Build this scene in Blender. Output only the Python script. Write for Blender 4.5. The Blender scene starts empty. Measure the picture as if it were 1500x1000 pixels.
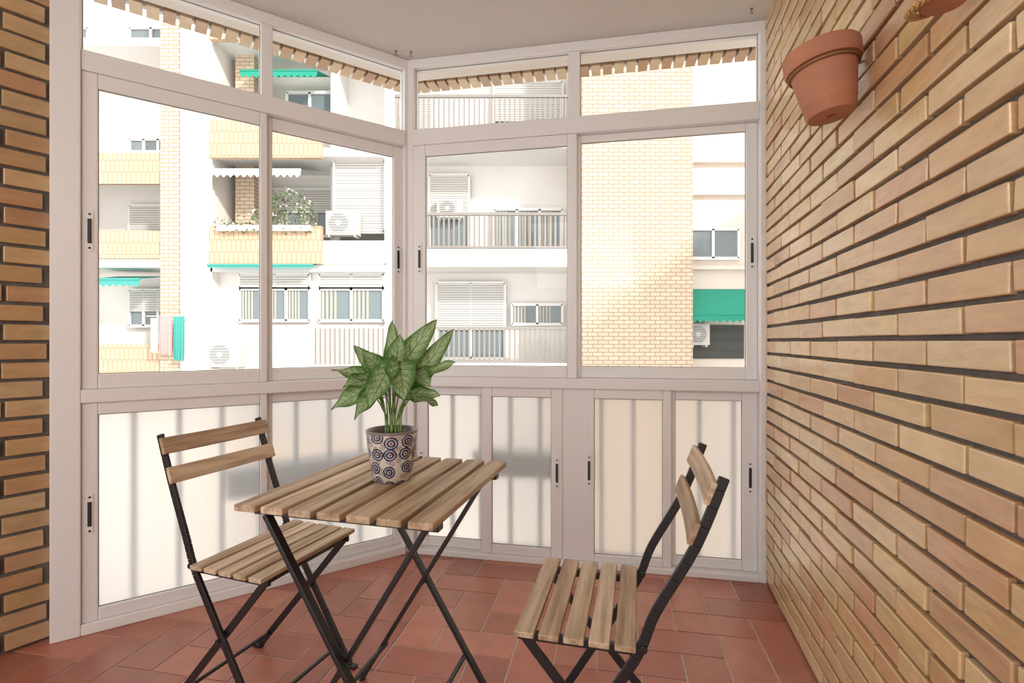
import bpy, bmesh, math, random
from mathutils import Vector, Matrix
random.seed(7)
sc = bpy.context.scene
sc.view_settings.view_transform = 'Standard'
sc.view_settings.look = 'None'

# ------------------------------------------------------------------ materials
def mat_new(name):
    m = bpy.data.materials.new(name); m.use_nodes = True
    nt = m.node_tree
    b = nt.nodes['Principled BSDF']
    return m, nt, b
def N(nt, t, **kw):
    n = nt.nodes.new(t)
    for k, v in kw.items(): setattr(n, k, v)
    return n
def simple(name, col, rough=0.5, metal=0.0, bump=0.0, bscale=60, var=0.0):
    m, nt, b = mat_new(name)
    b.inputs['Base Color'].default_value = (*col, 1)
    b.inputs['Roughness'].default_value = rough
    b.inputs['Metallic'].default_value = metal
    tc = N(nt, 'ShaderNodeTexCoord')
    nz = N(nt, 'ShaderNodeTexNoise'); nz.inputs['Scale'].default_value = bscale; nz.inputs['Detail'].default_value = 5
    nt.links.new(tc.outputs['Object'], nz.inputs['Vector'])
    if var > 0:
        hs = N(nt, 'ShaderNodeMixRGB', blend_type='MULTIPLY'); hs.inputs[0].default_value = var
        hs.inputs[1].default_value = (*col, 1)
        n2 = N(nt, 'ShaderNodeTexNoise'); n2.inputs['Scale'].default_value = bscale*0.15; n2.inputs['Detail'].default_value = 6
        nt.links.new(tc.outputs['Object'], n2.inputs['Vector'])
        rp = N(nt, 'ShaderNodeValToRGB'); rp.color_ramp.elements[0].position = .3; rp.color_ramp.elements[1].position = .7
        rp.color_ramp.elements[0].color = (.35, .3, .27, 1)
        nt.links.new(n2.outputs['Fac'], rp.inputs[0]); nt.links.new(rp.outputs[0], hs.inputs[2])
        nt.links.new(hs.outputs[0], b.inputs['Base Color'])
    if bump > 0:
        bp = N(nt, 'ShaderNodeBump'); bp.inputs['Strength'].default_value = bump; bp.inputs['Distance'].default_value = .003
        nt.links.new(nz.outputs['Fac'], bp.inputs['Height']); nt.links.new(bp.outputs[0], b.inputs['Normal'])
    return m
def attr_mat(name, rough, bump=.3, bscale=(25, 25, 25), var=.35, dark=(.5, .42, .36), spec=.5, bdist=.003):
    """colour from per-piece attribute with procedural variation"""
    m, nt, b = mat_new(name)
    at = N(nt, 'ShaderNodeAttribute', attribute_name='Col')
    tc = N(nt, 'ShaderNodeTexCoord'); mp = N(nt, 'ShaderNodeMapping'); mp.inputs['Scale'].default_value = bscale
    nt.links.new(tc.outputs['Object'], mp.inputs[0])
    nz = N(nt, 'ShaderNodeTexNoise'); nz.inputs['Scale'].default_value = 1; nz.inputs['Detail'].default_value = 6; nz.inputs['Roughness'].default_value = .6
    nt.links.new(mp.outputs[0], nz.inputs['Vector'])
    rp = N(nt, 'ShaderNodeValToRGB'); rp.color_ramp.elements[0].position = .32; rp.color_ramp.elements[1].position = .62
    rp.color_ramp.elements[0].color = (*dark, 1); rp.color_ramp.elements[1].color = (1, 1, 1, 1)
    nt.links.new(nz.outputs['Fac'], rp.inputs[0])
    mx = N(nt, 'ShaderNodeMixRGB', blend_type='MULTIPLY'); mx.inputs[0].default_value = var
    nt.links.new(at.outputs['Color'], mx.inputs[1]); nt.links.new(rp.outputs[0], mx.inputs[2])
    nt.links.new(mx.outputs[0], b.inputs['Base Color'])
    b.inputs['Roughness'].default_value = rough
    b.inputs['Specular IOR Level'].default_value = spec
    bp = N(nt, 'ShaderNodeBump'); bp.inputs['Strength'].default_value = bump; bp.inputs['Distance'].default_value = bdist
    nt.links.new(nz.outputs['Fac'], bp.inputs['Height']); nt.links.new(bp.outputs[0], b.inputs['Normal'])
    return m

M_brick = attr_mat('glazed_brick', .20, bump=.8, bscale=(9, 9, 34), var=.35, spec=.85)
M_mortar = simple('mortar', (.17, .155, .14), .95, bump=1.0, bscale=220, var=.5)
M_tile = attr_mat('terracotta_tile', .30, bump=.25, bscale=(12, 12, 12), var=.3, spec=.5)
M_grout = simple('grout', (.56, .48, .43), .9, bump=.5, bscale=150)
M_wood = attr_mat('acacia_wood', .5, bump=.35, bscale=(55, 3.5, 55), var=.8, dark=(.38, .26, .17), spec=.35, bdist=.0015)
M_frame = simple('lacquered_aluminium', (.775, .765, .755), .36, bump=.05, bscale=30)
M_ceil = simple('ceiling_plaster', (.66, .64, .615), .9, bump=.35, bscale=160)
M_black = simple('black_steel', (.012, .012, .014), .35, bump=.1, bscale=80)
M_slot = simple('black_plastic', (.02, .02, .022), .45)
M_terra = simple('terracotta_pot_clay', (.50, .21, .12), .7, bump=.4, bscale=60, var=.35)
M_soil = simple('soil', (.05, .03, .02), .95, bump=1, bscale=120)
M_stem = simple('stem_green', (.22, .36, .10), .5)
M_rattan = simple('rattan', (.50, .30, .11), .5, bump=.6, bscale=120)
M_rust = simple('rusty_hook', (.28, .16, .07), .6, metal=.4)
M_plaster = simple('facade_plaster', (.78, .75, .71), .9, var=.12, bscale=8)
M_white = simple('white_paint', (.74, .725, .70), .7)
M_shut = simple('shutter_white', (.56, .54, .51), .7)
M_band = simple('facade_band', (.69, .62, .55), .9)
M_glassdark = simple('window_glass_exterior', (.18, .215, .23), .15)
M_curt = simple('curtain_cream', (.46, .42, .36), .9)
M_green = simple('awning_green', (.015, .28, .19), .8)
M_teal = simple('teal_cloth', (.06, .34, .30), .8)
M_pinkc = simple('pink_cloth', (.56, .34, .33), .9)
M_whitec = simple('white_cloth', (.56, .56, .55), .9)
M_leafo = simple('foliage', (.15, .22, .10), .8, var=.5, bscale=12)
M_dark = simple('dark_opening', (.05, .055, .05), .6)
M_planter = simple('grey_planter', (.10, .105, .11), .6)
M_street = simple('street_asphalt', (.35, .33, .31), .95)
M_railo = simple('galvanised_railing', (.17, .20, .23), .5, metal=.3)

def brick_tex(name, c1, c2, cm, bw, rh, ms):
    m, nt, b = mat_new(name)
    tc = N(nt, 'ShaderNodeTexCoord'); sp = N(nt, 'ShaderNodeSeparateXYZ'); cb = N(nt, 'ShaderNodeCombineXYZ')
    ad = N(nt, 'ShaderNodeMath', operation='ADD')
    nt.links.new(tc.outputs['Object'], sp.inputs[0])
    nt.links.new(sp.outputs['X'], ad.inputs[0]); nt.links.new(sp.outputs['Y'], ad.inputs[1])
    nt.links.new(ad.outputs[0], cb.inputs['X']); nt.links.new(sp.outputs['Z'], cb.inputs['Y'])
    br = N(nt, 'ShaderNodeTexBrick'); br.inputs['Scale'].default_value = 1
    br.inputs['Brick Width'].default_value = bw; br.inputs['Row Height'].default_value = rh; br.inputs['Mortar Size'].default_value = ms
    br.inputs['Color1'].default_value = (*c1, 1); br.inputs['Color2'].default_value = (*c2, 1); br.inputs['Mortar'].default_value = (*cm, 1)
    nt.links.new(cb.outputs[0], br.inputs['Vector']); nt.links.new(br.outputs['Color'], b.inputs['Base Color'])
    b.inputs['Roughness'].default_value = .85
    return m
M_xbrick = brick_tex('facade_brick', (.68, .535, .395), (.61, .47, .34), (.36, .26, .19), .26, .10, .012)
M_xbrick2 = brick_tex('parapet_tile', (.64, .46, .31), (.59, .41, .27), (.40, .28, .19), .12, .30, .012)

def glass_clear():
    m = bpy.data.materials.new('clear_glass'); m.use_nodes = True; nt = m.node_tree; nt.nodes.clear()
    o = N(nt, 'ShaderNodeOutputMaterial'); mx = N(nt, 'ShaderNodeMixShader'); t = N(nt, 'ShaderNodeBsdfTransparent'); g = N(nt, 'ShaderNodeBsdfGlossy')
    g.inputs['Roughness'].default_value = .02; t.inputs[0].default_value = (.98, .99, .98, 1)
    fr = N(nt, 'ShaderNodeFresnel'); fr.inputs['IOR'].default_value = 1.4
    ml = N(nt, 'ShaderNodeMath', operation='MULTIPLY'); ml.inputs[1].default_value = .8
    nt.links.new(fr.outputs[0], ml.inputs[0]); nt.links.new(ml.outputs[0], mx.inputs[0])
    nt.links.new(t.outputs[0], mx.inputs[1]); nt.links.new(g.outputs[0], mx.inputs[2]); nt.links.new(mx.outputs[0], o.inputs[0])
    return m
M_glass = glass_clear()
def glass_frost():
    m = bpy.data.materials.new('frosted_glass'); m.use_nodes = True; nt = m.node_tree; nt.nodes.clear()
    o = N(nt, 'ShaderNodeOutputMaterial'); mx = N(nt, 'ShaderNodeMixShader'); mx.inputs[0].default_value = .30
    r = N(nt, 'ShaderNodeBsdfRefraction'); r.inputs['Roughness'].default_value = .39; r.inputs['IOR'].default_value = 1.38
    r.inputs['Color'].default_value = (.98, .97, .96, 1)
    t = N(nt, 'ShaderNodeBsdfTranslucent'); t.inputs[0].default_value = (.95, .94, .93, 1)
    tc = N(nt, 'ShaderNodeTexCoord'); nz = N(nt, 'ShaderNodeTexNoise'); nz.inputs['Scale'].default_value = 160
    nt.links.new(tc.outputs['Object'], nz.inputs['Vector'])
    bp = N(nt, 'ShaderNodeBump'); bp.inputs['Strength'].default_value = .25; bp.inputs['Distance'].default_value = .001
    nt.links.new(nz.outputs['Fac'], bp.inputs['Height']); nt.links.new(bp.outputs[0], r.inputs['Normal'])
    nt.links.new(r.outputs[0], mx.inputs[1]); nt.links.new(t.outputs[0], mx.inputs[2]); nt.links.new(mx.outputs[0], o.inputs[0])
    return m
M_frost = glass_frost()

# ------------------------------------------------------------------ mesh builder
class MB:
    def __init__(s): s.v = []; s.f = []; s.mi = []; s.c = []; s.uv = []
    def add(s, vs, fs, mi=0, col=(1, 1, 1), uvs=None):
        o = len(s.v); s.v += [tuple(v) for v in vs]
        for k, f in enumerate(fs):
            s.f.append([i+o for i in f]); s.mi.append(mi); s.c.append(col)
            s.uv.append([uvs[i] for i in f] if uvs else [(0, 0)]*len(f))
    def box(s, a, b, mi=0, col=(1, 1, 1), M=None):
        x0, y0, z0 = a; x1, y1, z1 = b
        vs = [Vector(p) for p in [(x0,y0,z0),(x1,y0,z0),(x1,y1,z0),(x0,y1,z0),(x0,y0,z1),(x1,y0,z1),(x1,y1,z1),(x0,y1,z1)]]
        if M is not None: vs = [M @ v for v in vs]
        s.add(vs, [(0,3,2,1),(4,5,6,7),(0,1,5,4),(1,2,6,5),(2,3,7,6),(3,0,4,7)], mi, col)
    def bar(s, p0, p1, w, t, mi=0, col=(1, 1, 1), side=Vector((0, 1, 0))):
        p0 = Vector(p0); p1 = Vector(p1); d = p1-p0; L = d.length; d.normalize()
        sd = Vector(side); sd = (sd - sd.dot(d)*d).normalized(); q = d.cross(sd)
        M = Matrix((d, sd, q)).transposed().to_4x4(); M.translation = p0
        s.box((0, -w/2, -t/2), (L, w/2, t/2), mi, col, M)
    def cyl(s, p0, p1, r, seg=12, mi=0, col=(1, 1, 1), r2=None):
        p0 = Vector(p0); p1 = Vector(p1); d = (p1-p0).normalized()
        a = d.orthogonal().normalized(); b = d.cross(a); r2 = r if r2 is None else r2
        vs = []
        for p, rr in ((p0, r), (p1, r2)):
            for i in range(seg):
                t = 2*math.pi*i/seg; vs.append(p + rr*(math.cos(t)*a+math.sin(t)*b))
        fs = [(i, (i+1) % seg, seg+(i+1) % seg, seg+i) for i in range(seg)]
        fs += [tuple(range(seg-1, -1, -1)), tuple(range(seg, 2*seg))]
        s.add(vs, fs, mi, col)
    def tube(s, pts, r, seg=10, mi=0, col=(1, 1, 1)):
        for a, b in zip(pts[:-1], pts[1:]): s.cyl(a, b, r, seg, mi, col)
    def lathe(s, prof, c=(0, 0, 0), seg=48, mi=0, col=(1, 1, 1)):
        vs = []; uv = []; L = 0; n = len(prof)
        for k, (r, z) in enumerate(prof):
            if k: L += math.hypot(r-prof[k-1][0], z-prof[k-1][1])
            for i in range(seg+1):
                t = 2*math.pi*i/seg
                vs.append((c[0]+r*math.cos(t), c[1]+r*math.sin(t), c[2]+z)); uv.append((i/seg, L))
        fs = []
        for k in range(n-1):
            for i in range(seg):
                fs.append((k*(seg+1)+i, k*(seg+1)+i+1, (k+1)*(seg+1)+i+1, (k+1)*(seg+1)+i))
        s.add(vs, fs, mi, col, uv)
    def build(s, name, mats, parent=None, bevel=0, smooth=False, loc=None, rotz=0, seg=2, M=None):
        me = bpy.data.meshes.new(name); me.from_pydata(s.v, [], s.f)
        for m in mats: me.materials.append(m)
        me.polygons.foreach_set('material_index', s.mi)
        ca = me.color_attributes.new('Col', 'FLOAT_COLOR', 'CORNER'); ul = me.uv_layers.new(name='UVMap')
        li = 0
        for k, p in enumerate(me.polygons):
            for j in range(p.loop_total):
                ca.data[li].color = (*s.c[k], 1); ul.data[li].uv = s.uv[k][j]; li += 1
        if smooth:
            for p in me.polygons: p.use_smooth = True
        me.update()
        o = bpy.data.objects.new(name, me); sc.collection.objects.link(o)
        if M is not None: o.matrix_world = M
        if loc is not None: o.location = loc
        if rotz: o.rotation_euler[2] = rotz
        if parent: o.parent = parent
        if bevel:
            bm = o.modifiers.new('bevel', 'BEVEL'); bm.width = bevel; bm.segments = seg; bm.limit_method = 'ANGLE'; bm.angle_limit = math.radians(50)
        return o
def empty(name, loc=(0, 0, 0), rz=0):
    e = bpy.data.objects.new(name, None); sc.collection.objects.link(e); e.location = loc; e.rotation_euler[2] = rz
    e.empty_display_size = .1
    return e
def frame_M(o, d, n):  # local x along d, y along outward normal n, z up
    M = Matrix.Identity(4)
    M.col[0][:3] = (d[0], d[1], 0); M.col[1][:3] = (n[0], n[1], 0); M.col[2][:3] = (0, 0, 1); M.col[3][:3] = (o[0], o[1], 0)
    return M

# ------------------------------------------------------------------ plan
H = 2.5
C = Vector((-.537, 2.632)); R = Vector((1.132, 2.306)); L = Vector((-1.613, 1.875))
dF = (R-C).normalized(); nF = Vector((-dF.y, dF.x))
dL = (L-C).normalized(); nL = Vector((dL.y, -dL.x))
dR = Vector((-.2458, -.9694)); nR = Vector((.9694, -.2458))
dW = Vector((-.591, -.806)).normalized(); nW = Vector((-.806, .591)).normalized()
LB = C + dL*1.371
mit = (nL+nF)/(1+nL.dot(nF))
ML = frame_M(C, dL, nL); MF = frame_M(C, dF, nF); MR = frame_M(R, dR, nR); MW = frame_M(LB, dW, nW)

# ------------------------------------------------------------------ brick walls
pal = [(.69,.47,.24),(.65,.43,.21),(.72,.52,.29),(.65,.41,.20),(.68,.47,.25),(.63,.39,.20),(.73,.54,.31),(.70,.50,.25)]
pal2 = [(.63,.37,.20),(.60,.34,.18),(.66,.42,.24)]
def brick_wall(name, M, length, phase=0.0, bl=.235, ch=.0595, j=.0115, shade_mul=1.0):
    mb = MB(); rows = int(H/ch)+1; r = random.Random(3)
    for k in range(rows):
        z0 = k*ch + j; z1 = min((k+1)*ch, H-.002)
        if z1-z0 < .01: continue
        off = (k % 2)*bl*.5 + r.uniform(-.008, .008) + phase
        x = -bl + off % bl
        while x < length:
            a = max(x+j/2, 0.002); b = min(x+bl-j/2+r.uniform(-.002, .002), length)
            if b-a > .015:
                low = k < 14
                c = r.choice(pal2 if (r.random() < (.38 if low else .10)) else pal)
                f = r.uniform(.90, 1.06)*shade_mul; c = tuple(min(1, q*f) for q in c)
                d = r.uniform(-.002, .002)
                # every brick sits very slightly out of true, as laid by hand
                tl = r.uniform(-.0014, .0014); tv = r.uniform(-.0008, .0008)
                zz0 = z0+r.uniform(-.0015, .0015); zz1 = z1+r.uniform(-.0015, .0015)
                vs = [(a,d-tl-tv,zz0),(b,d+tl-tv,zz0),(b,.05,zz0),(a,.05,zz0),(a,d-tl+tv,zz1),(b,d+tl+tv,zz1),(b,.05,zz1),(a,.05,zz1)]
                mb.add(vs, [(0,3,2,1),(4,5,6,7),(0,1,5,4),(1,2,6,5),(2,3,7,6),(3,0,4,7)], 0, c)
            x += bl
    mb.box((0, .014, 0), (length, .05, H), 1)
    mb.box((0, .05, -.02), (length, .16, H+.02), 1)
    return mb.build(name, [M_brick, M_mortar], bevel=.003, M=M)
brick_wall('wall_right', MR, 5.0, .07)
brick_wall('wall_left', MW, 1.7, .13, ch=.0665, shade_mul=.8)  # brick colours darkened here to paint in the weaker light on this wall

# ------------------------------------------------------------------ floor
poly = [LB+dW*1.7+nW*.05, LB+nW*.05, C+dL*1.37+nL*.03, C+mit*.03, R+nF*.03+nR*.03, R+dR*5.0+nR*.05]
def ngon(name, pts, z, mat, thick, parent=None):
    mb = MB(); n = len(pts)
    vs = [(x, y, z) for x, y in pts] + [(x, y, z+thick) for x, y in pts]
    mb.add(vs, [tuple(range(n)), tuple(range(2*n-1, n-1, -1))] + [(i, (i+1) % n, n+(i+1) % n, n+i) for i in range(n)])
    o = mb.build(name, [mat], parent=parent)
    bm = bmesh.new(); bm.from_mesh(o.data); bmesh.ops.recalc_face_normals(bm, faces=bm.faces); bm.to_mesh(o.data); bm.free()
    return o
room = [(p.x, p.y) for p in poly] + [(-2.75, -2.6), (-2.75, poly[0].y)]
ngon('floor', room, -.03, M_grout, .0275)
P = lambda v: (v.x, v.y)
ext = [(-3.2, .3), P(C+dL*1.5+nL*.035), P(C+mit*.035), P(R+nF*.035+nR*.2), (.5, -2.6), (-3.2, -2.6)]
ngon('ceiling', ext, H, M_ceil, .12)
mb = MB(); W = .142; g = .0055; r = random.Random(11)
tp = [(.45,.165,.11),(.48,.18,.12),(.42,.15,.10),(.51,.205,.14),(.39,.135,.09)]
for a in range(-30, 30):
    for b in range(-12, 12):
        ox, oy = a+2*b, a-2*b
        for rect in ((0, 0, 2, 1), (0, 1, 1, 3)):
            x0, y0, x1, y1 = [q*W for q in (rect[0]+ox, rect[1]+oy, rect[2]+ox, rect[3]+oy)]
            if abs((x0+x1)/2) > 2.9 or abs((y0+y1)/2) > 2.9: continue
            c = r.choice(tp); f = r.uniform(.85, 1.12); c = tuple(q*f for q in c)
            dz = r.uniform(-.0006, .0006)
            mb.box((x0+g/2, y0+g/2, -.012), (x1-g/2, y1-g/2, .0+dz), 0, c)
ang = math.atan2(dF.y, dF.x)
RM = Matrix.Translation((0, 1.0, 0)) @ Matrix.Rotation(ang, 4, 'Z')
mb.v = [tuple(RM @ Vector(v)) for v in mb.v]
ft = mb.build('floor_tiles', [M_tile])
bm = bmesh.new(); bm.from_mesh(ft.data)
def cut(p, n):
    geom = bm.verts[:]+bm.edges[:]+bm.faces[:]
    bmesh.ops.bisect_plane(bm, geom=geom, plane_co=(p.x, p.y, 0), plane_no=(n.x, n.y, 0), clear_outer=True)
cut(C+nF*.02, nF); cut(C+nL*.02, nL); cut(R+nR*.012, nR); cut(Vector((0, -2.5)), Vector((0, -1)))
bm.to_mesh(ft.data); bm.free()
bv = ft.modifiers.new('bevel', 'BEVEL'); bv.width = .002; bv.segments = 2; bv.limit_method = 'ANGLE'
ft.parent = bpy.data.objects['floor']

# ------------------------------------------------------------------ windows
M_gask = simple('gasket_grey', (.22, .21, .20), .7)
def window(name, M, rails, glasses, frosts, handles):
    e = empty(name)
    mb = MB()
    for (s0, s1, z0, z1, n0, n1) in rails: mb.box((s0, n0, z0), (s1, n1, z1))
    mb.build('frame', [M_frame], parent=e, bevel=.004, M=M)
    mg = MB()
    for (s0, s1, z0, z1, n) in glasses:
        mg.add([(s0, n, z0), (s1, n, z0), (s1, n, z1), (s0, n, z1)], [(0, 1, 2, 3)])
    mg.build('glass_panes', [M_glass], parent=e, M=M)
    mf = MB()
    for (s0, s1, z0, z1, n) in frosts: mf.box((s0, n, z0), (s1, n+.005, z1))
    mf.build('frosted_panes', [M_frost], parent=e, M=M)
    mk = MB(); w_ = .0025
    for (s0, s1, z0, z1, n) in glasses+frosts:
        n -= .002
        mk.box((s0, n, z0), (s0+w_, n+.002, z1)); mk.box((s1-w_, n, z0), (s1, n+.002, z1)); mk.box((s0, n, z0), (s1, n+.002, z0+w_)); mk.box((s0, n, z1-w_), (s1, n+.002, z1))
    mk.build('gaskets', [M_gask], parent=e, M=M)
    mh = MB()
    for (s, z, n) in handles:
        mh.box((s-.011, n-.003, z-.075), (s+.011, n, z+.075), 0)
        mh.box((s-.006, n-.006, z-.045), (s+.006, n-.003, z+.045), 1)
        mh.cyl((s, n-.006, z+.062), (s, n-.001, z+.062), .004, 10, 1); mh.cyl((s, n-.006, z-.062), (s, n-.001, z-.062), .004, 10, 1)
    mh.build('handles', [M_frame, M_slot], parent=e, bevel=.001, M=M)
    return e
def sash(s0, s1, z0, z1, g0, g1, gz0, gz1, n0, n1):
    return [(s0, g0, z0, z1, n0, n1), (g1, s1, z0, z1, n0, n1), (g0, g1, z0, gz0, n0, n1), (g0, g1, gz1, z1, n0, n1)]
A0, A1 = -.032, -.006   # inner track
B0, B1 = .000, .026     # outer track
rl = [(-.01, 1.371, 2.45, 2.50, -.03, .035), (1.286, 1.371, 0, 2.45, -.045, .05), (.0, .028, 0, 2.45, -.03, .035),
      (.642, .689, 2.135, 2.45, -.028, .03), (.028, 1.286, 2.06, 2.135, -.038, .035), (.028, 1.286, .845, .895, -.045, .035),
      (.028, 1.286, 0.0, .04, -.045, .035)]
rl += sash(.665, 1.286, .895, 2.06, .693, 1.238, .95, 2.005, A0, A1)
rl += sash(.028, .690, .895, 2.06, .074, .640, .95, 2.005, B0, B1)
rl += sash(.665, 1.286, .04, .845, .693, 1.238, .086, .80, A0, A1)
rl += sash(.028, .690, .04, .845, .074, .640, .086, .80, B0, B1)
gl = [(.028, .642, 2.135, 2.45, 0), (.689, 1.286, 2.135, 2.45, 0), (.693, 1.238, .95, 2.005, -.02), (.074, .64, .95, 2.005, .013)]
fr = [(.693, 1.238, .086, .80, -.02), (.074, .64, .086, .80, .013)]
window('window_1', ML, rl, gl, fr, [(1.262, 1.475, A0), (1.262, .437, A0), (.051, 1.486, B0)])
rf = [(-.01, 1.703, 2.455, 2.50, -.03, .035), (0, .046, 0, 2.455, -.03, .035), (1.676, 1.703, 0, 2.455, -.045, .035),
      (.826, .882, 2.14, 2.455, -.028, .03), (.046, 1.676, 2.06, 2.14, -.038, .035), (.046, 1.676, .845, .895, -.045, .035),
      (.046, 1.676, 0, .03, -.045, .035), (.80, .925, .03, .845, -.03, .035)]
rf += sash(.046, .868, .895, 2.06, .108, .822, .95, 2.005, A0, A1)
rf += sash(.835, 1.676, .895, 2.06, .884, 1.628, .95, 2.025, B0, B1)
rf += sash(.046, .43, .03, .845, .108, .392, .075, .80, B0, B1)
rf += sash(.40, .80, .03, .845, .452, .745, .075, .80, A0, A1)
rf += sash(.90, 1.30, .03, .845, .949, 1.262, .065, .80, A0, A1)
rf += sash(1.275, 1.676, .03, .845, 1.32, 1.612, .075, .80, B0, B1)
gf = [(.046, .826, 2.14, 2.455, 0), (.882, 1.676, 2.14, 2.455, 0), (.108, .822, .95, 2.005, -.02), (.884, 1.628, .95, 2.025, .013)]
ff = [(.108, .392, .075, .80, .013), (.452, .745, .075, .80, -.02), (.949, 1.262, .065, .80, -.02), (1.32, 1.612, .075, .80, .013)]
window('window_2', MF, rf, gf, ff, [(.078, 1.486, A0), (1.653, 1.47, B0), (1.645, .454, B0), (.925, .46, A0), (.773, .44, A0), (.075, .44, B0)])
mb = MB(); mb.cyl((C.x, C.y, 0), (C.x, C.y, 2.5), .030, 16)
mb.build('trim_1', [M_frame], smooth=False)

# ceiling hooks
for i, (x, y) in enumerate([(-.57, 2.52), (-.50, 2.53), (1.03, 2.20)]):
    mb = MB(); pts = [(0, 0, 0), (0, 0, -.010)]
    for k in range(9):
        t = math.pi*1.5*k/8 + math.pi/2; pts.append((.006*math.cos(t), 0, -.016+.006*math.sin(t)))
    mb.tube(pts, .0018, 8); mb.cyl((0, 0, 0), (0, 0, -.003), .006, 12)
    mb.build('ceiling_hook', [M_rust], loc=(x, y, H))

# ------------------------------------------------------------------ outside edge: brick soffit, railing, planter
e = empty('balcony_overhang')
def strip(name, d0, d1, z, th, mat):
    a = C+dL*1.9; b = C+dF*2.1
    pts = [P(a+nL*d0), P(C+mit*d0), P(b+nF*d0), P(b+nF*d1), P(C+mit*d1), P(a+nL*d1)]
    return ngon(name, pts, z, mat, th, e)
strip('soffit', .045, .37, 2.60, .15, M_band)
strip('edge_beam', .372, .52, 2.64, .16, M_band)
for M, l1, nm in ((ML, 1.9, 'edge_bricks_side'), (MF, 2.1, 'edge_bricks_front')):
    mb = MB(); s = -.17; rr = random.Random(2)
    while s < l1:
        c = rr.choice([(.50,.33,.18),(.42,.25,.14),(.58,.42,.26)])
        mb.box((s, .38, 2.59), (s+.05, .49, 2.64), 0, c); s += .064
    mb.build(nm, [M_brick], parent=e, M=M)
e = empty('balcony_railing')
for M, l0, l1, nm in ((ML, .02, 1.6, 'railing_side'), (MF, .02, 1.75, 'railing_front')):
    mb = MB(); s = l0+.03
    while s < l1:
        mb.box((s-.010, .11, -.1), (s+.010, .126, .84), 0); s += .155
    mb.box((l0-.06, .095, .83), (l1, .13, .86), 0); mb.box((l0-.06, .095, .0), (l1, .126, .02), 0)
    mb.build(nm, [M_railo], parent=e, M=M)
for M, s0, s1 in ((ML, .12, .80), (MF, .30, .93)):
    mb = MB(); mb.box((s0, .17, .35), (s1, .30, .47)); mb.box((s0-.01, .165, .455), (s1+.01, .31, .475))
    for q in (s0+.1, s1-.1): mb.box((q, .10, .40), (q+.02, .18, .47))
    mb.build('planter_box', [M_planter], M=M, bevel=.006, parent=e)
mb = MB()
mb.box((-.05, .04, -.2), (1.9, .16, -.04), 0, M=None); mb.build('trim_2', [M_band], M=ML)
mb = MB(); mb.box((-.05, .04, -.2), (2.1, .16, -.04)); mb.build('trim_3', [M_band], M=MF)

# ------------------------------------------------------------------ table
def slat_col(r):
    b = r.choice([(.58,.45,.31),(.50,.38,.25),(.63,.50,.36),(.45,.33,.22),(.56,.44,.31)]); f = r.uniform(.95, 1.18)
    return tuple(q*f for q in b)
tb = empty('folding_table', (-.325, 1.372, 0), math.radians(-14.9))
mb = MB(); r = random.Random(5); n = 7; sw = .057; gp = (.49-n*sw)/(n-1)
for i in range(n):
    x = -.245 + i*(sw+gp); mb.box((x, -.28, .684), (x+sw, .28, .70), 0, slat_col(r))
mb.build('table_slats', [M_wood], parent=tb, bevel=.003)
mb = MB()
for y in (-.215, .215):
    mb.box((-.235, y-.014, .662), (.235, y+.014, .684))
    yo = .012 if y > 0 else -.012
    mb.bar((-.2, y+yo, .665), (.21, y+yo, .0), .022, .012)
    mb.bar((.2, y-yo, .665), (-.21, y-yo, .0), .022, .012)
    mb.cyl((-.0, y-.022, .335), (-.0, y+.022, .335), .007, 12)
mb.cyl((.13, -.215, .12), (.13, .215, .12), .007); mb.cyl((-.13, -.215, .12), (-.13, .215, .12), .007)
mb.cyl((-.2, -.22, .66), (-.2, .22, .66), .007); mb.cyl((.2, -.22, .66), (.2, .22, .66), .007)
mb.build('steel_frame', [M_black], parent=tb, bevel=.002)

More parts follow.
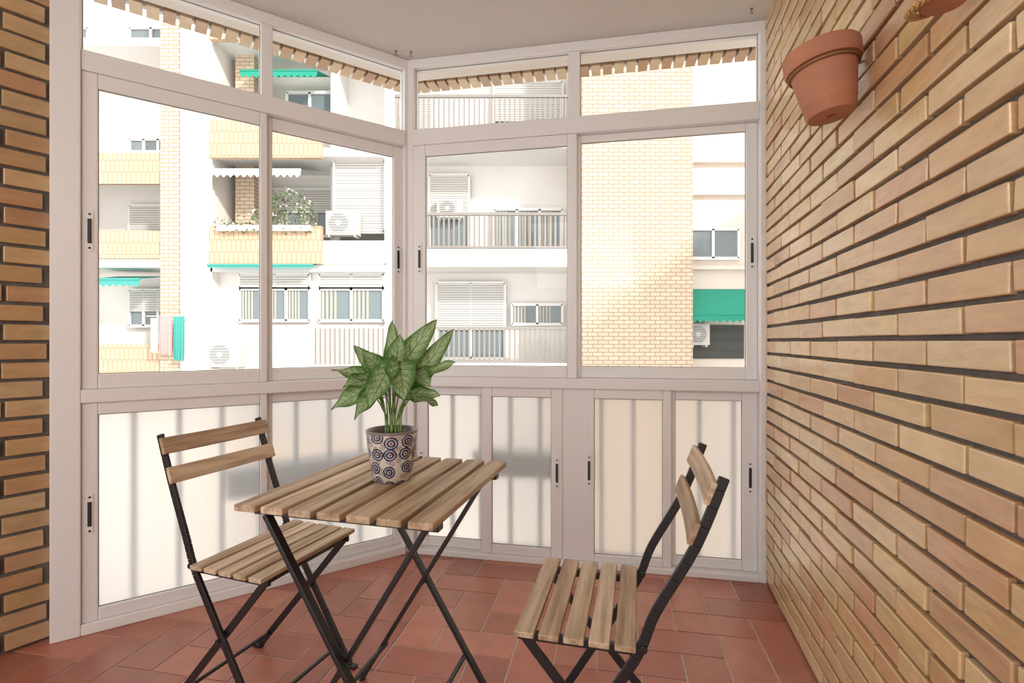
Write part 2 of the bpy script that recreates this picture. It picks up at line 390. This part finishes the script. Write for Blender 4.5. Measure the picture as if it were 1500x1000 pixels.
# ------------------------------------------------------------------ chairs (facing local +x)
def chair(loc, rz, seed, rk):
    e = empty('folding_chair', loc, rz); r = random.Random(seed)
    mb = MB(); n = 5; sw = .043; gp = (.255-n*sw)/(n-1)
    for i in range(n):
        x = -.125+i*(sw+gp); mb.box((x, -.195, .437), (x+sw, .195, .45), 0, slat_col(r))
    ctl = [(-rk, .800), (-rk*.82, .66), (-.165, .52), (-.135, .44), (-.09, .36), (.13, .0)]
    pts = []
    for k in range(len(ctl)-1):
        p0 = ctl[max(k-1, 0)]; p1 = ctl[k]; p2 = ctl[k+1]; p3 = ctl[min(k+2, len(ctl)-1)]
        for q in range(4):
            t = q/4
            pts.append(tuple(.5*((2*p1[i])+(-p0[i]+p2[i])*t+(2*p0[i]-5*p1[i]+4*p2[i]-p3[i])*t*t+(-p0[i]+3*p1[i]-3*p2[i]+p3[i])*t**3) for i in (0, 1)))
    pts.append(ctl[-1])
    mb2 = MB()
    sl = (rk*.18)/.14
    for zc in (.770, .688):
        x = -rk + (.80-zc)*sl
        th = math.atan(sl)
        M = Matrix.Translation((x+.016, 0, zc)) @ Matrix.Rotation(-th, 4, 'Y')
        c = slat_col(r)
        vs = []; K = 8
        for k in range(K+1):
            y = -.19+.38*k/K; bow = -.006*(1-(2*k/K-1)**2)
            for dx, dz in ((-.006, -.024), (.006, -.024), (.006, .024), (-.006, .024)): vs.append(M @ Vector((dx+bow, y, dz)))
        fs = [(0, 1, 2, 3), (4*K+3, 4*K+2, 4*K+1, 4*K)]
        for k in range(K):
            for q in range(4): fs.append((4*k+q, 4*k+4+q, 4*k+4+(q+1) % 4, 4*k+(q+1) % 4))
        mb.add(vs, fs, 0, c)
    mb.build('wood_slats', [M_wood], parent=e, bevel=.0025)
    for sy in (-.175, .175):
        so = -.012 if sy > 0 else .012
        for a, b in zip(pts[:-1], pts[1:]): mb2.bar((a[0], sy, a[1]), (b[0], sy, b[1]), .010, .021)
        mb2.bar((.118, sy+so, .43), (-.25, sy+so, .0), .010, .02)
        mb2.box((-.13, sy-.006+so, .418), (.128, sy+.006+so, .437))
        mb2.cyl((-.035, sy-.012, .25), (-.035, sy+.012, .25), .006)
        mb2.cyl((-.14, sy-.01, .44), (-.14, sy+.01, .44), .008)
        mb2.box((.11, sy-.01, 0), (.15, sy+.01, .012)); mb2.box((-.27, sy+so-.01, 0), (-.235, sy+so+.01, .012))
    mb2.cyl((.085, -.175, .07), (.085, .175, .07), .006); mb2.cyl((-.20, -.165, .06), (-.20, .165, .06), .006)
    mb2.cyl((.115, -.165, .425), (.115, .165, .425), .006)
    mb2.build('steel_frame', [M_black], parent=e, bevel=.0015)
    return e
chair((-.71, 1.56, 0), math.radians(-20), 2, .268)
chair((.177, 1.256, 0), math.radians(180-14), 9, .295)

# ------------------------------------------------------------------ potted plant
pp = empty('potted_plant', (-.322, 1.375, .70))
m, nt, b = mat_new('patterned_ceramic')
uv = N(nt, 'ShaderNodeUVMap'); mp = N(nt, 'ShaderNodeMapping'); mp.inputs['Scale'].default_value = (13, 36, 1)
nt.links.new(uv.outputs[0], mp.inputs[0])
def ringlayer(scale, off, cols, rnd):
    m2 = N(nt, 'ShaderNodeMapping'); m2.inputs['Location'].default_value = off; nt.links.new(mp.outputs[0], m2.inputs[0])
    v = N(nt, 'ShaderNodeTexVoronoi', voronoi_dimensions='2D'); v.inputs['Scale'].default_value = scale; v.inputs['Randomness'].default_value = rnd
    nt.links.new(m2.outputs[0], v.inputs['Vector'])
    rp = N(nt, 'ShaderNodeValToRGB'); cr = rp.color_ramp; cr.interpolation = 'CONSTANT'
    cr.elements[0].color = cols[0][1]; cr.elements[0].position = 0; cr.elements[1].position = cols[1][0]; cr.elements[1].color = cols[1][1]
    for p, c in cols[2:]:
        el = cr.elements.new(p); el.color = c
    nt.links.new(v.outputs['Distance'], rp.inputs[0]); return rp
cream = (.60, .53, .46, 1); navy = (.03, .05, .12, 1); brn = (.28, .10, .06, 1); blue = (.16, .25, .45, 1); W1 = (1, 1, 1, 1); bw = (.45, .22, .14, 1)
r1 = ringlayer(.72, (0, 0, 0), [(0, brn), (.09, cream), (.14, navy), (.26, cream), (.32, navy), (.42, cream)], .5)
r2 = ringlayer(1.5, (3.3, 1.7, 0), [(0, bw), (.12, W1), (.22, blue), (.33, W1)], .8)
ml = N(nt, 'ShaderNodeMixRGB', blend_type='MULTIPLY'); ml.inputs[0].default_value = .85
nt.links.new(r1.outputs[0], ml.inputs[1]); nt.links.new(r2.outputs[0], ml.inputs[2])
nt.links.new(ml.outputs[0], b.inputs['Base Color']); b.inputs['Roughness'].default_value = .25
M_cer = m
mb = MB()
mb.lathe([(0, .0), (.046, 0), (.050, .004), (.056, .04), (.063, .08), (.0665, .115), (.067, .128)], mi=0)
mb.lathe([(.067, .128), (.0685, .130), (.0685, .134), (.066, .136), (.061, .134), (.060, .115)], mi=1)
mb.lathe([(.061, .118), (.03, .122), (0, .123)], mi=2)
M_rimc = simple('ceramic_rim', (.20, .17, .17), .3)
mb.build('pot', [M_cer, M_rimc, M_soil], parent=pp, smooth=True)
# leaf material: pale, mottled centre, green margin and veins
m, nt, b = mat_new('caladium_leaf')
uv = N(nt, 'ShaderNodeUVMap'); sp = N(nt, 'ShaderNodeSeparateXYZ'); nt.links.new(uv.outputs[0], sp.inputs[0])
def mth(op, a, b2=None, **k):
    n = N(nt, 'ShaderNodeMath', operation=op)
    for i, q in enumerate((a, b2)):
        if q is None: continue
        if isinstance(q, (int, float)): n.inputs[i].default_value = q
        else: nt.links.new(q, n.inputs[i])
    return n.outputs[0]
au = mth('ABSOLUTE', sp.outputs['X'])
ph = mth('SUBTRACT', mth('MULTIPLY', sp.outputs['Y'], 6.0), mth('MULTIPLY', au, 2.2))
vein = mth('LESS_THAN', mth('ABSOLUTE', mth('SUBTRACT', mth('FRACT', ph), .5)), .08)
mid = mth('LESS_THAN', au, .05)
inn = mth('LESS_THAN', au, .88)
nz = N(nt, 'ShaderNodeTexNoise'); nz.inputs['Scale'].default_value = 15; nz.inputs['Detail'].default_value = 8; nz.inputs['Roughness'].default_value = .75
nt.links.new(uv.outputs[0], nz.inputs['Vector'])
rpn = N(nt, 'ShaderNodeValToRGB'); rpn.color_ramp.elements[0].position = .37; rpn.color_ramp.elements[1].position = .55
nt.links.new(mth('SUBTRACT', nz.outputs['Fac'], mth('MULTIPLY', mth('POWER', au, 2.0), .20)), rpn.inputs[0])
vf = mth('MULTIPLY', rpn.outputs[0], inn)
mx = N(nt, 'ShaderNodeMixRGB'); mx.inputs[1].default_value = (.075, .20, .035, 1); mx.inputs[2].default_value = (.52, .62, .38, 1)
nt.links.new(vf, mx.inputs[0])
mx2 = N(nt, 'ShaderNodeMixRGB'); mx2.inputs[2].default_value = (.09, .23, .045, 1)
vd = mth('MULTIPLY', mth('MAXIMUM', vein, mid), .85); nt.links.new(vd, mx2.inputs[0]); nt.links.new(mx.outputs[0], mx2.inputs[1])
nt.links.new(mx2.outputs[0], b.inputs['Base Color']); b.inputs['Roughness'].default_value = .4
o = [n for n in nt.nodes if n.type == 'OUTPUT_MATERIAL'][0]
tr = N(nt, 'ShaderNodeBsdfTranslucent'); nt.links.new(mx2.outputs[0], tr.inputs[0])
ms = N(nt, 'ShaderNodeMixShader'); ms.inputs[0].default_value = .35
nt.links.new(b.outputs[0], ms.inputs[1]); nt.links.new(tr.outputs[0], ms.inputs[2]); nt.links.new(ms.outputs[0], o.inputs[0])
M_leaf = m
mb = MB(); mst = MB(); r = random.Random(21)
def leaf(base, tip, wid, face=(0, -.8, .6), droop=.12):
    base = Vector(base); tip = Vector(tip)
    base = base.lerp(tip, -.08)
    d = tip-base; Ln = d.length; dn = d.normalized()
    side = dn.cross(Vector(face)).normalized(); nn = side.cross(dn).normalized()
    nu, nv = 10, 18; vs = []; uvs = []
    for i in range(nv+1):
        v = i/nv
        w = .95*wid*(min(1, (v+.04)/.28)**.55)*max(0, 1-max(0, (v-.22)/.78)**1.65)**.9
        for j2 in range(nu+1):
            u = -1+2*j2/nu
            lobe = -.34*Ln*abs(u)**1.4*(1-v)**2.2
            p = base + dn*(v*Ln+lobe) + side*(u*w) + nn*(abs(u)*w*.32 - droop*Ln*v*v + .012*math.sin(v*11+u*2)*abs(u)*.5)
            vs.append(p); uvs.append((u, v))
    fs = [(i*(nu+1)+j2, i*(nu+1)+j2+1, (i+1)*(nu+1)+j2+1, (i+1)*(nu+1)+j2) for i in range(nv) for j2 in range(nu)]
    mb.add(vs, fs, 0, (1, 1, 1), uvs)
    root = Vector((base.x*.22+r.uniform(-.01, .01), base.y*.22, .12)); pts = []
    for k in range(7):
        t = k/6; p = root.lerp(base, t); p.x -= base.x*.22*math.sin(math.pi*t); p.y -= base.y*.22*math.sin(math.pi*t); pts.append(p)
    mst.tube(pts, .002, 6)
# (leaf base, leaf tip, half width, facing)
F = [((-.055,-.01,.270),(-.150,-.03,.305),.032,(0,-.5,.8)), ((-.055,-.05,.245),(-.135,-.09,.205),.034,(-.2,-.9,.5)),
     ((-.035,.01,.285),(-.108,.01,.362),.030,(-.2,-.8,.5)), ((.000,.02,.310),(-.008,.02,.428),.028,(0,-1,.1)),
     ((.030,.01,.315),(.118,.0,.430),.040,(.1,-1,.1)), ((.075,.02,.285),(.162,.02,.405),.032,(.2,-1,.2)),
     ((.065,-.02,.265),(.165,-.03,.325),.032,(.2,-.6,.8)), ((.055,-.04,.235),(.135,-.07,.240),.030,(.2,-.7,.7)),
     ((.000,-.06,.290),(-.030,-.13,.215),.042,(-.1,-.8,.7)), ((.035,-.06,.300),(.060,-.13,.235),.042,(.15,-.8,.7)),
     ((-.025,-.06,.250),(-.068,-.12,.185),.032,(-.2,-.9,.5)), ((.03,.05,.28),(.09,.14,.31),.040,(0,-.4,.9)),
     ((-.03,.05,.27),(-.09,.13,.29),.040,(0,-.4,.9)), ((0,.06,.25),(.02,.16,.25),.040,(0,-.2,1)),
     ((.015,-.02,.310),(.030,-.05,.385),.036,(.1,-1,.2)), ((-.03,-.02,.30),(-.065,-.05,.345),.030,(-.2,-.8,.6)),
     ((.055,.02,.22),(.12,.04,.20),.028,(.2,-.5,.8)), ((-.05,.03,.22),(-.12,.05,.205),.028,(-.2,-.5,.8)),
     ((.07,-.03,.285),(.115,-.08,.265),.034,(.3,-.8,.6)), ((-.06,-.03,.27),(-.105,-.08,.260),.034,(-.3,-.8,.6))]
for bs, tp_, w, fc in F: leaf(bs, tp_, w, fc)
mb.build('leaves', [M_leaf], parent=pp, smooth=True); mst.build('stems', [M_stem], parent=pp, smooth=True)

# ------------------------------------------------------------------ wall pots
wp = empty('wall_flower_pot', (.795, 1.275, 1.632), 0)
mb = MB()
mb.lathe([(.010, .0), (.052, 0), (.056, .004), (.071, .118), (.073, .122), (.083, .123), (.086, .128), (.087, .163), (.084, .167), (.078, .166), (.075, .13), (.06, .03), (0.01, .02), (.010, 0)], seg=56)
po = mb.build('pot', [M_terra], parent=wp, smooth=True)
mdf = po.modifiers.new('es', 'EDGE_SPLIT'); mdf.split_angle = math.radians(40)
mb = MB(); pts = [(.078*math.cos(2*math.pi*k/40), .078*math.sin(2*math.pi*k/40), .116) for k in range(41)]
mb.tube(pts, .0025, 8); mb.tube([(.076, -.02, .116), (.10, -.03, .116)], .003, 8)
mb.build('bracket_ring', [M_rust], parent=wp)
wp.rotation_euler = (math.radians(-4), math.radians(-7), 0)
wp2 = empty('wall_flower_pot', (.675, .80, 1.596), 0)
mb = MB(); mb.lathe([(.0, 0), (.028, 0), (.032, .004), (.048, .11), (.056, .112), (.058, .14), (.052, .14), (.042, .05), (0, .04)], seg=48)
po = mb.build('pot', [M_terra], parent=wp2, smooth=True); mdf = po.modifiers.new('es', 'EDGE_SPLIT'); mdf.split_angle = math.radians(40)
mb = MB()
for ph_ in (0, 2.1, 4.2):
    pts = []
    for k in range(61):
        t = 2*math.pi*k/60; a = 10*t+ph_
        rr = .044+.004*math.cos(a)
        pts.append((rr*math.cos(t), rr*math.sin(t), .010+.004*math.sin(a)+.012*math.cos(t)))
    mb.tube(pts, .0025, 7)
mb.tube([(.045, 0, .03), (.07, -.01, .05), (.078, -.01, .09)], .003, 8)
mb.build('rattan_holder', [M_rattan], parent=wp2)

# ------------------------------------------------------------------ exterior : opposite apartment block (about 13 m away)
ab = empty('apartment_building')
def part(name, boxes, mats, bevel=0):
    mb = MB()
    for bx in boxes: mb.box(bx[0], bx[1], bx[2] if len(bx) > 2 else 0)
    return mb.build(name, mats, parent=ab, bevel=bevel)
part('rear_wall', [((-16, 14.4, -9), (10, 14.8, 13))], [M_plaster])
part('floor_slabs', [((-3.2, 13.1, z-.22), (1.8, 14.4, z+.24)) for z in (-5.7, -2.7, .28, 3.2, 6.22, 9.2)] +
     [((-7.6, 12.9, z-.12), (-3.2, 14.4, z+.10)) for z in (-5.7, -2.7, .2, 2.95, 5.85, 8.8)] +
     [((-16, 13.2, z-.12), (-8.9, 14.4, z+.10)) for z in (-5.7, -2.7, .2, 3.1, 5.9, 8.8)], [M_white])
part('slab_edge_lines', [((-3.2, 13.06, z+s_), (1.75, 13.1, z+s_+.05)) for z in (-2.7, .28, 3.2, 6.22) for s_ in (-.22, .17)], [M_band])
part('brick_pier', [((1.75, 12.8, -9), (4.52, 14.4, 13)), ((-8.93, 13.0, -9), (-8.35, 14.4, 13)), ((-7.35, 13.6, -9), (-6.85, 14.4, 13))], [M_xbrick])
part('plaster_piers', [((-8.35, 12.9, -9), (-7.55, 14.4, 13)), ((-4.85, 13.7, -9), (-4.6, 14.4, 13)), ((-3.25, 13.05, -9), (-3.0, 14.4, 13))], [M_plaster])
part('side_wing', [((4.52, 13.5, -9), (9, 14.4, 13)), ((4.52, 13.35, 4.9), (9, 13.5, 5.25)), ((4.52, 13.35, 2.95), (9, 13.5, 3.05)), ((4.52, 13.35, 5.75), (9, 13.5, 5.85))], [M_band])
par = []
for z in (-5.6, -2.6): par.append(((-7.6, 12.8, z), (-3.2, 12.95, z+.95)))
par += [((-7.55, 12.75, 3.0), (-4.75, 12.9, 3.95)), ((-7.55, 12.75, 5.65), (-4.75, 12.9, 6.6)), ((-7.55, 12.75, 8.6), (-4.75, 12.9, 9.5)),
        ((-16, 13.1, .25), (-8.95, 13.2, 1.0)), ((-16, 13.1, 3.2), (-8.95, 13.2, 3.9)), ((-16, 13.1, 5.1), (-8.95, 13.2, 5.9))]
part('tiled_parapets', par, [M_xbrick2])
part('plain_parapets', [((-7.55, 12.75, .3), (-3.1, 12.9, 1.45)), ((-4.75, 12.85, 3.0), (-3.2, 13.0, 3.6))], [M_band])
mb = MB()
for z in (-2.46, .52, 3.44, 6.46):
    x = -3.2
    while x < 1.75:
        mb.box((x, 13.12, z), (x+.045, 13.15, z+.9)); x += .13
    mb.box((-3.2, 13.1, z+.86), (1.75, 13.17, z+.93)); mb.box((-3.2, 13.1, z+.02), (1.75, 13.17, z+.07))
x = -4.9
while x < -3.1:
    mb.box((x, 12.72, .5), (x+.03, 12.75, 1.4)); x += .12
mb.build('balcony_rails', [simple('rail_paint', (.27, .24, .215), .6)], parent=ab)
mbw = MB()
def win(x0, x1, z0, z1, y, n=2, curtain=True, shut=0.0):
    mbw.box((x0, y-.02, z0), (x1, y+.02, z1), 1)
    w = (x1-x0)/n
    for i in range(n+1): mbw.box((x0+i*w-.035, y-.07, z0), (x0+i*w+.035, y+.0, z1), 0)
    mbw.box((x0, y-.07, z0-.04), (x1, y, z0+.04), 0); mbw.box((x0, y-.07, z1-.04), (x1, y, z1+.04), 0)
    if curtain:
        for i in range(n):
            a = x0+i*w+.06
            for k in range(4): mbw.box((a+k*w*.13, y-.035, z0+.04), (a+k*w*.13+w*.07, y-.02, z1-.04), 2)
    if shut > 0:
        zz = z1-.02
        while zz > z1-(z1-z0)*shut: mbw.box((x0+.03, y-.09, zz-.055), (x1-.03, y-.05, zz), 3); zz -= .065
for z in (-4.1, -1.1, 1.6): win(-7.0, -5.2, z, z+.82, 13.2, 3); win(-4.95, -3.3, z, z+.82, 13.2, 2)
win(-7.0, -5.2, 2.46, 2.80, 13.2, 2, False, 1.0); win(-4.95, -3.3, 2.46, 2.80, 13.2, 2, False, 1.0)
win(-6.7, -5.0, 4.0, 5.3, 14.3, 2, True, .5); win(-4.6, -3.3, 3.9, 5.75, 13.3, 1, False, 1.0)
win(-6.13, -4.9, 7.0, 7.85, 14.0, 2, False); win(-2.9, -2.2, 6.6, 8.5, 14.3, 1, False, 1.0)
win(0, 1.4, 1.55, 2.1, 14.3, 2); win(-2.1, -.2, .6, 2.7, 14.3, 2, False, .6)
win(-.5, 1.4, 3.6, 4.75, 14.3, 3); win(-2.3, -1.2, 3.6, 5.7, 14.3, 1, False, .5)
win(-.5, 1.4, 6.7, 8.3, 14.3, 2, False, .7)
win(4.6, 5.95, 3.25, 4.02, 13.48, 2, False); win(4.6, 5.9, 6.95, 7.25, 13.48, 2, False); win(4.6, 6.0, -2.7, -1.9, 13.48, 2)
for x in (-10.65, -13.0): 
    win(x, x+1.2, 6.15, 6.7, 14.3, 3, False); win(x, x+1.2, 3.9, 4.85, 14.3, 1, False, 1.0); win(x, x+1.2, 1.5, 2.5, 14.3, 3, False, .6); win(x, x+1.2, 8.9, 9.8, 14.3, 2, False)
mbw.build('windows', [M_white, M_glassdark, M_curt, M_shut], parent=ab)
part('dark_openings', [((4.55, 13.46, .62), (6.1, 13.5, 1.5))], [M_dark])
part('window_row_wall', [((-7.55, 13.22, .2), (-3.2, 13.4, 2.95))], [M_plaster])
# awnings
def awning(x0, x1, zt, zb, yb, yo, mat, scal=.12):
    mb = MB(); n = int((x1-x0)/.16)
    vs = [(x0, yb, zt), (x1, yb, zt), (x1, yo, zb), (x0, yo, zb)]
    mb.add(vs, [(0, 1, 2, 3)])
    for i in range(n):
        a = x0+(x1-x0)*i/n; c = x0+(x1-x0)*(i+1)/n; m_ = (a+c)/2
        mb.add([(a, yo, zb), (c, yo, zb), (c, yo, zb-scal*.6), (m_, yo-.01, zb-scal), (a, yo, zb-scal*.6)], [(0, 1, 2, 3, 4)])
    mb.cyl((x0, yo+.01, zb), (x1, yo+.01, zb), .03, 8)
    mb.build('awning', [mat])
awning(4.5, 6.15, 2.45, 1.75, 13.48, 12.9, M_green, .22)
awning(-6.9, -4.95, 8.3, 7.95, 14.0, 13.0, M_green, .2)
awning(-7.5, -5.2, 5.62, 5.3, 13.9, 12.6, M_whitec, .2)
awning(-10.8, -9.45, 2.85, 2.65, 14.0, 13.0, M_teal, .2)
awning(-7.5, -4.9, 3.0, 2.95, 12.9, 12.6, M_teal, .08)
M_fan = simple('fan_grille_grey', (.30, .30, .30), .6)
def ac(x, y, z, w=.75, h=.55):
    mb = MB(); mb.box((x, y-.3, z), (x+w, y, z+h), 0)
    mb.cyl((x+w*.4, y-.31, z+h/2), (x+w*.4, y-.29, z+h/2), h*.4, 24, 1); mb.cyl((x+w*.4, y-.32, z+h/2), (x+w*.4, y-.30, z+h/2), h*.12, 16, 0)
    for k in range(8): mb.box((x+.04, y-.325, z+.06+k*h*.11), (x+w*.8, y-.315, z+.075+k*h*.11), 0)
    mb.box((x+.05, y-.28, z-.05), (x+.1, y+.03, z), 0); mb.box((x+w-.1, y-.28, z-.05), (x+w-.05, y+.03, z), 0)
    mb.build('air_conditioner', [M_shut, M_fan], bevel=.015)
ac(-4.68, 13.15, 3.75, .8, .6); ac(-2.05, 14.25, 4.45, .7, .5); ac(4.58, 13.45, .98, .5, .55); ac(-7.4, 12.70, .45, .8, .6)
# balcony plants
mb = MB(); r = random.Random(4)
for i in range(620):
    x = r.gauss(-5.55, .5) if r.random() < .7 else r.uniform(-7.35, -4.95); x = max(-7.35, min(-4.95, x))
    hmax = .70*math.exp(-((x+5.55)/.75)**2)+.16
    z = 3.97+r.uniform(-.22, hmax); y = 12.70+r.uniform(-.12, .12)
    d = Vector((r.uniform(-1, 1), r.uniform(-1, 1), r.uniform(-.4, 1))).normalized()*r.uniform(.06, .13); s_ = d.cross(Vector((r.uniform(-1, 1), r.uniform(-1, 1), r.uniform(-1, 1)))).normalized()*.03
    p = Vector((x, y, z)); mb.add([p, p+d*.5+s_, p+d, p+d*.5-s_], [(0, 1, 2, 3)], 0 if r.random() < .85 else 1)
mb.box((-7.3, 12.62, 3.80), (-4.95, 12.74, 3.94), 2)
mb.build('balcony_plants', [M_leafo, simple('pale_flowers', (.70, .56, .58), .8), M_band], parent=ab)
# laundry
mb = MB()
def cloth(x0, x1, z0, z1, y, mi):
    n = 14; vs = []; 
    for k in range(n+1):
        x = x0+(x1-x0)*k/n; w = .025*math.sin(k*1.7)
        vs += [(x, y+w*.3, z1), (x, y+w, z0+.03*math.sin(k))]
    mb.add(vs, [(2*k, 2*k+2, 2*k+3, 2*k+1) for k in range(n)], mi)
cloth(-8.78, -8.45, .75, 1.68, 12.75, 0); cloth(-8.43, -8.15, .6, 1.7, 12.75, 1); cloth(-9.0, -8.8, .8, 1.65, 12.75, 2)
mb.cyl((-9.1, 12.75, 1.7), (-7.6, 12.75, 1.7), .01, 6, 2); mb.box((-9.1, 12.74, 1.69), (-9.08, 13.0, 1.71), 2); mb.box((-7.62, 12.74, 1.69), (-7.6, 13.0, 1.71), 2)
mb.build('hanging_laundry', [M_pinkc, M_teal, M_whitec])
# unseen block added to throw the slanting shade on the brick pier
mb = MB(); mb.box((9.4, 4.5, -9), (14, 12.6, 6.8)); mb.box((9.35, 4.45, 6.8), (14, 12.6, 6.85)); mb.build('shade_caster_block', [M_xbrick])
mb = MB(); mb.box((-60, 3.2, -9.2), (60, 60, -9)); mb.build('street_ground', [M_street])

# ------------------------------------------------------------------ light
w = bpy.data.worlds.new('sky'); sc.world = w; w.use_nodes = True
bg = w.node_tree.nodes['Background']; bg.inputs[0].default_value = (1.0, .99, .98, 1); bg.inputs[1].default_value = 2.15
sd = bpy.data.lights.new('sun', 'SUN'); sd.energy = 3.6; sd.angle = math.radians(4); sd.color = (1, .96, .90)
so = bpy.data.objects.new('sun', sd); sc.collection.objects.link(so)
so.rotation_euler = Vector((-1, 1.0, -.7)).to_track_quat('-Z', 'Y').to_euler()
ld = bpy.data.lights.new('fill_light', 'AREA'); ld.energy = 22; ld.size = 1.2; ld.color = (1, .95, .90)  # area light added behind the camera to brighten the room
lo = bpy.data.objects.new('fill_light', ld); sc.collection.objects.link(lo); lo.location = (-.6, -1.2, 2.3)
lo.rotation_euler = Vector((.1, 1.0, -.45)).to_track_quat('-Z', 'Y').to_euler()

# ------------------------------------------------------------------ camera
cd = bpy.data.cameras.new('camera'); cd.lens = 18; cd.sensor_width = 36; cd.clip_start = .05; cd.clip_end = 300
co = bpy.data.objects.new('camera', cd); sc.collection.objects.link(co); co.location = (0, 0, 1.07); co.rotation_euler = (math.pi/2, 0, 0)
sc.camera = co
